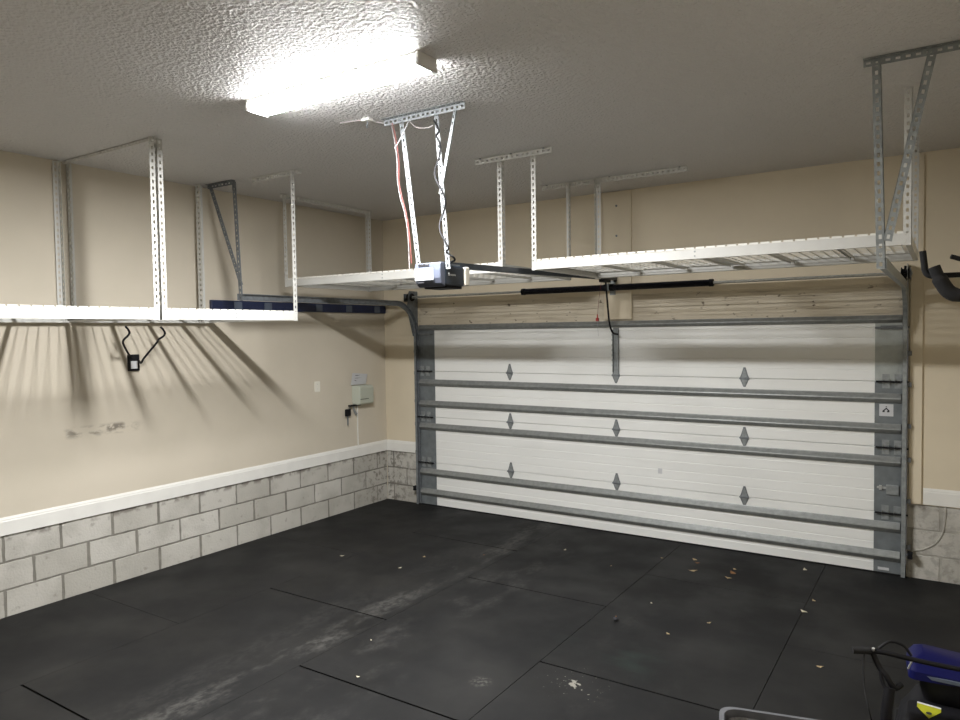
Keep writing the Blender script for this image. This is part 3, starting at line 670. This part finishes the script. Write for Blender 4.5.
MB().prism([(.036, -.625, 1.189), (.036, -.60, 1.185), (.036, -.580, 1.140), (.036, -.545, 1.095), (.036, -.575, 1.080), (.036, -.612, 1.130)], (.003, 0, 0)).build('key', 'galv', t)

# ------------------------------------------------------------------ bike hook on the right wall
t = empty('bike_hook', (6.08, -2.6, 2.25), 'large black padded bike hook at the right edge beside the white rack posts', 'hook', 'wall bike hooks')
MB().box((6.066, -2.74, 2.16), (6.0995, -2.46, 2.36)).build('wall_plate', 'black', t, bevel=.004)
MB().tube([(6.07, -2.6, 2.25), (5.70, -2.6, 2.252), (5.635, -2.6, 2.255), (5.616, -2.6, 2.275), (5.610, -2.6, 2.31), (5.603, -2.6, 2.372)], [.0125]*9+[.015]*30, 12, 6).build('arm', 'foam', t, smooth=True)
MB().tube([(6.07, -2.50, 2.310), (5.80, -2.53, 2.322), (5.716, -2.55, 2.342)], .0115, 10, 5).build('arm', 'foam', t, smooth=True)
MB().tube([(5.650, -2.64, 2.292), (5.672, -2.64, 2.235), (5.710, -2.64, 2.172), (5.760, -2.64, 2.155), (5.82, -2.63, 2.18), (5.90, -2.62, 2.25), (6.07, -2.62, 2.27)], [.026, .033, .033, .031, .028, .024, .018], 14, 6).build('padded_cradle', 'foam', t, smooth=True)

# ------------------------------------------------------------------ safety sensors and wire on the right blocks
for x, sg, lab in ((.490, 1, 'small black safety sensor low on the left garage door track'), (5.478, -1, 'small black safety sensor low on the right garage door track')):
    t = empty('safety_sensor', (x, -.07, .17), lab, 'sensor', 'garage door safety sensors')
    MB().box((x-.018, -.10, .168), (x+.018, -.045, .222)).build('sensor_body', 'black', t, bevel=.006)
    MB().lathe([(0, .011), (.008, .012)], (x+sg*.018, -.075, .196), (sg, 0, 0), 12).build('lens', 'galv_dark', t)
    MB().box((x-.012, -.046, .185), (x+.012, .003, .200)).build('bracket', 'galv_dark', t)
o = MB().tube([(5.712, -.001, .60), (5.706, -.001, .48), (5.690, -.001, .38), (5.64, -.001, .29), (5.56, -.001, .235), (5.50, -.012, .222), (5.482, -.045, .205)], .0055, 7, 6).build('sensor_wire', 'block_back', smooth=True)
tag(o, 'painted wire curving down the concrete blocks right of the garage door', 'wire', 'sensor wires')
o = MB().tube([(.27, -.001, .57), (.33, -.001, .42), (.36, -.001, .33), (.38, -.001, .25), (.43, -.02, .20)], .0045, 7, 6).build('sensor_wire', 'block_back', smooth=True)
tag(o, 'painted wire slanting down the concrete blocks left of the garage door', 'wire', 'sensor wires')

# ------------------------------------------------------------------ grey bin at the lower edge
t = empty('storage_bin', (5.173, -3.596, 0), 'open grey plastic bin on the mats at the lower edge of the photo', 'bin', rz=math.radians(14))
Wm = world_of(t)
def frust(z0, z1, sx0, sy0, sx1, sy1, r=.06, n=5):
    def ring(sx, sy, z):
        out = []
        for cx, cy, a0 in ((sx-r, sy-r, 0), (-sx+r, sy-r, PI/2), (-sx+r, -sy+r, PI), (sx-r, -sy+r, 1.5*PI)):
            for k in range(n+1):
                a = a0+PI/2*k/n; out.append(Wm @ V((cx+r*math.cos(a), cy+r*math.sin(a), z)))
        return out
    return ring(sx0, sy0, z0), ring(sx1, sy1, z1)
def shell(levels, capfirst=False, caplast=False):
    mb = MB(); vs = []; fs = []; N = None
    for L_ in levels: N = len(L_); vs += L_
    for i in range(len(levels)-1):
        for k in range(N): fs.append((i*N+k, i*N+(k+1) % N, (i+1)*N+(k+1) % N, (i+1)*N+k))
    if capfirst: fs.append(tuple(range(N))[::-1])
    if caplast: fs.append(tuple((len(levels)-1)*N+k for k in range(N)))
    return mb.add(vs, fs)
r0, r1 = frust(0.001, .335, .205, .155, .238, .188); _, r2 = frust(0, .337, .1, .1, .256, .206); _, r3 = frust(0, .350, .1, .1, .256, .206); _, r4 = frust(0, .352, .1, .1, .236, .186)
r5, _ = frust(.014, .1, .20, .15, .2, .2)
shell([r0, r1, r2, r3, r4, r5], True, True).build('bin_body', 'bin', t, smooth=True)
b0, b1 = frust(.12, .325, .205, .155, .226, .176); mid = [(p+q)/2+V((0, 0, .012*math.sin(i*2.3))) for i, (p, q) in enumerate(zip(b0, b1))]
lin = shell([b0, mid, b1], True).build('bag_liner', 'bin_in', t, smooth=True)

# ------------------------------------------------------------------ garden machine lower right
t = empty('garden_machine', (5.74, -3.0, 0), 'black and blue wheeled garden machine with handlebar and yellow warning label, lower right corner', 'garden machine')
# deck: rounded black housing
def loft(rings, caps=True):
    N = len(rings[0]); vs = [p for r in rings for p in r]; fs = []
    for i in range(len(rings)-1):
        for k in range(N): fs.append((i*N+k, i*N+(k+1) % N, (i+1)*N+(k+1) % N, (i+1)*N+k))
    if caps: fs.append(tuple(range(N))[::-1]); fs.append(tuple((len(rings)-1)*N+k for k in range(N)))
    return MB().add(vs, fs)
def rr(cx, cy, z, sx, sy, r, n=5, rot=0, dz=(0, 0)):
    out = []
    for qx, qy, a0 in ((sx-r, sy-r, 0), (-sx+r, sy-r, PI/2), (-sx+r, -sy+r, PI), (sx-r, -sy+r, 1.5*PI)):
        for k in range(n+1):
            a = a0+PI/2*k/n; x = qx+r*math.cos(a); y = qy+r*math.sin(a)
            out.append(V((cx+x*math.cos(rot)-y*math.sin(rot), cy+x*math.sin(rot)+y*math.cos(rot), z+dz[0]*x+dz[1]*y)))
    return out
loft([rr(5.77, -2.98, .06, .24, .30, .08), rr(5.77, -2.98, .16, .25, .31, .09), rr(5.77, -2.98, .24, .235, .29, .09), rr(5.77, -2.97, .30, .20, .25, .08), rr(5.77, -2.97, .345, .175, .21, .07, dz=(0, .05)), rr(5.77, -2.97, .365, .15, .18, .06, dz=(0, .06))]).build('deck', 'black', t, smooth=True)
for wx, wy, wr in ((5.535, -3.20, .10), (5.995, -3.20, .10), (5.535, -2.74, .09), (5.995, -2.74, .09)):
    wh = MB().lathe([(-.022, wr*.6), (-.024, wr*.86), (-.018, wr), (.018, wr), (.024, wr*.86), (.022, wr*.6)], (wx, wy, wr+.001), (1, 0, 0), 22).build('wheel', 'rubber', t, smooth=True)
    MB().lathe([(-.026, wr*.2), (-.024, wr*.55), (.024, wr*.55), (.026, wr*.2)], (wx, wy, wr+.001), (1, 0, 0), 16).build('hub', 'galv_dark', wh, smooth=True)
# engine block and blue shroud
loft([rr(5.78, -2.88, .36, .15, .10, .04), rr(5.78, -2.88, .43, .165, .125, .05), rr(5.78, -2.88, .47, .165, .125, .05)]).build('engine', 'black', t, smooth=True)
sh = loft([rr(5.745, -2.89, .466, .180, .115, .03, rot=.10), rr(5.745, -2.89, .500, .175, .110, .025, rot=.10, dz=(-.04, .05)), rr(5.740, -2.875, .528, .150, .080, .02, rot=.10, dz=(-.08, .06)), rr(5.725, -2.86, .545, .105, .045, .015, rot=.10, dz=(-.10, .06))]).build('blue_shroud', 'blue', t, smooth=True)
MB().box((5.60, -3.012, .476), (5.88, -3.004, .490)).build('shroud_trim', 'clip', sh)
MB().tube([(5.575, -3.045, .52), (5.588, -3.05, .555)], .004, 7).build('spark_lead', 'galv_light', t)
# handle folded over the machine: cross bar with grip, side post, lever
hbm = MB().tube([(5.425, -3.19, .622), (5.50, -3.175, .622), (5.62, -3.15, .606), (5.80, -3.12, .594), (5.98, -3.10, .590)], .0105, 10, 4).build('handlebar', 'black', t, smooth=True)
MB().tube([(5.375, -3.212, .620), (5.438, -3.188, .622)], .0155, 12).build('grip', 'foam', hbm, smooth=True)
MB().lathe([(0, .006), (.010, .006)], (5.452, -3.19, .630), (0, -.5, 1), 8).build('bolt', 'galv_light', hbm)
MB().tube([(5.445, -3.18, .622), (5.475, -3.19, .56), (5.500, -3.20, .535), (5.53, -3.20, .49), (5.555, -3.17, .497)], .0125, 9, 5).build('handle_post', 'black', t, smooth=True)
MB().tube([(5.480, -3.20, .545), (5.492, -3.215, .50), (5.515, -3.22, .485), (5.545, -3.19, .490)], .008, 8, 5).build('brake_lever', 'black', t, smooth=True)
MB().tube([(5.47, -3.17, .632), (5.51, -3.15, .664), (5.56, -3.14, .655), (5.59, -3.14, .617)], .006, 8, 5).build('bail_lever', 'black', t, smooth=True)
MB().tube([(5.515, -3.21, .49), (5.505, -3.24, .38), (5.50, -3.26, .20)], .022, 10, 4).build('upright', 'black', t, smooth=True)
MB().tube([(5.435, -3.19, .63), (5.418, -3.21, .60), (5.425, -3.27, .50), (5.450, -3.33, .42), (5.475, -3.30, .30)], .0035, 7, 6).build('control_cable', 'rubber', t, smooth=True)
# sloped front cowl carrying the yellow label
loft([rr(5.70, -3.13, .27, .16, .12, .03), rr(5.70, -3.11, .34, .145, .105, .03), rr(5.70, -3.09, .370, .125, .08, .03)]).build('rear_cowl', 'black', t, smooth=True)
# yellow label lies on the sloping cowl top
def lp(x, y, dz=0): return V((x, y, .3715+dz))
lb = MB().prism([lp(5.610, -3.022), lp(5.698, -3.035), lp(5.698, -3.075), lp(5.655, -3.155), lp(5.610, -3.070)], (0, 0, .0012)).build('warning_label', 'yellow', t)
MB().prism([lp(5.610, -3.022, .0014), lp(5.698, -3.035, .0014), lp(5.698, -3.048, .0014), lp(5.610, -3.036, .0014)], (0, 0, .0006)).build('white_stripe', 'paper', lb)
MB().lathe([(0, .011), (.001, .011)], lp(5.655, -3.110, .0014), (0, 0, 1), 12).build('dark_mark', 'ink', lb)

# ------------------------------------------------------------------ leaves and crumbs on the mats
def leaf(x, y, sz, m, label, kind='dry_leaf', cat='leaf'):
    n = 8; a0 = random.uniform(0, 2*PI); top = []; 
    for k in range(n):
        a = 2*PI*k/n; r = sz*(1 if k % 2 == 0 else random.uniform(.55, .85)); xx = r*math.cos(a)*1.35; yy = r*math.sin(a)*.75
        top.append(V((xx*math.cos(a0)-yy*math.sin(a0), xx*math.sin(a0)+yy*math.cos(a0), .002+sz*.35*abs(math.cos(a))**2*random.uniform(.5, 1.2))))
    vs = [V((x, y, 0))+p for p in top]+[V((x, y, .003+sz*.05))]+[V((x, y, -.0013))+p*.96 for p in top]+[V((x, y, .0012))]
    fs = [(k, (k+1) % n, n) for k in range(n)]+[(n+1+(k+1) % n, n+1+k, 2*n+1) for k in range(n)]+[(k, n+1+k, n+1+(k+1) % n, (k+1) % n) for k in range(n)]
    zmin = min(p.z for p in vs); vs = [p+V((0, 0, .0002-zmin)) for p in vs]
    o = MB().add(vs, fs).build(kind, m); tag(o, label, cat, 'leaves and scraps on the mats'); return o
for x, y, s_, mm, lb_ in (
    (1.79, -1.94, .014, 'leaf3', 'pale scrap on the mats nearest the start of the worn grey lane'),
    (1.785, -1.596, .016, 'leaf', 'tan leaf scrap left of the worn grey lane, farther than the pale one beside it'),
    (1.122, -1.954, .016, 'leaf3', 'whitish scrap nearest the left block wall'),
    (2.824, -3.58, .010, 'leaf3', 'small pale crumb near the mat seam in the centre foreground'),
    (2.782, -.77, .016, 'leaf3', 'pale scrap in front of the middle left of the garage door'),
    (3.319, -.974, .008, 'leaf', 'tiny tan crumb between the middle mat seams'),
    (3.883, -.453, .024, 'leaf', 'small tan leaf nearest the garage door centre, farthest of the trio'),
    (3.925, -.525, .018, 'leaf2', 'brown leaf scrap just below the farthest tan leaf of the trio'),
    (3.952, -.746, .030, 'leaf', 'tan curled leaf in the centre right, nearest of the trio'),
    (4.253, -.640, .030, 'leaf2', 'largest brown leaf, in front of the right half of the garage door'),
    (4.238, -.530, .018, 'leaf', 'tan leaf touching the far side of the largest brown leaf'),
    (4.245, -.770, .022, 'leaf', 'tan leaf just nearer than the largest brown leaf'),
    (4.737, -.251, .022, 'leaf3', 'pale leaf close to the right end of the garage door'),
    (4.904, -.948, .018, 'leaf', 'tan scrap by the right-hand long mat seam, the farther of two'),
    (4.875, -1.203, .024, 'leaf3', 'pale scrap on the right-hand long mat seam, the nearer of two'),
    (5.092, -2.048, .016, 'leaf', 'tan leaf scrap nearest the garden machine'),
    (4.177, -2.061, .014, 'leaf', 'small brownish scrap in the middle of the right-centre mat'),
    (4.358, -1.743, .014, 'leaf', 'small tan scrap right of the middle of the right-centre mat'),
    (3.899, -1.60, .010, 'leaf3', 'pale crumb behind the dark nut'),
    (2.55, -3.16, .008, 'leaf3', 'tiny white crumb left of centre on the mats'),
    (3.62, -.55, .012, 'leaf', 'tiny tan scrap beside the middle long mat seam near the door'),
    (2.219, -1.273, .008, 'leaf2', 'tiny brown crumb on the worn grey lane near the door')):
    leaf(x, y, s_, mm, lb_)
t = empty('acorn', (3.80, -2.04, 0), 'small dark round nut on the mats near the middle long seam', 'nut')
MB().lathe([(0, .004), (.004, .014), (.012, .019), (.022, .017), (.028, .006)], (3.80, -2.04, .0003), (0, 0, 1), 14).build('nut', 'ink', t, smooth=True)
MB().tube([(3.80, -2.04, .028), (3.806, -2.045, .038)], .003, 6).build('stem', 'leaf2', t)

# ------------------------------------------------------------------ camera, world, view
F = 713.72; yaw, pit, rol = .5786, .0393, -.0143
cy, sy = math.cos(yaw), math.sin(yaw); cp, sp = math.cos(pit), math.sin(pit)
fw = V((-sy*cp, cy*cp, -sp)); ri = V((cy, sy, 0)); up = ri.cross(fw)
cr, sr = math.cos(rol), math.sin(rol)
r_ = ri*cr+up*sr; u_ = -ri*sr+up*cr
cam = bpy.data.objects.new('camera', bpy.data.cameras.new('camera')); COL.objects.link(cam)
mt = Matrix((( r_.x, u_.x, -fw.x, 5.700), (r_.y, u_.y, -fw.y, -6.6229), (r_.z, u_.z, -fw.z, 2.0169), (0, 0, 0, 1)))
cam.matrix_world = mt; cam.data.sensor_width = 36; cam.data.lens = F/960*36; cam.data.clip_start = .05
sc = bpy.context.scene; sc.camera = cam
wd = bpy.data.worlds.new('world'); sc.world = wd; wd.use_nodes = True
wd.node_tree.nodes['Background'].inputs[0].default_value = (.5, .5, .5, 1); wd.node_tree.nodes['Background'].inputs[1].default_value = .05
sc.view_settings.view_transform = 'Standard'; sc.view_settings.look = 'None'; sc.view_settings.gamma = 1; sc.view_settings.use_curve_mapping = False
sc.view_settings.exposure = 1.62
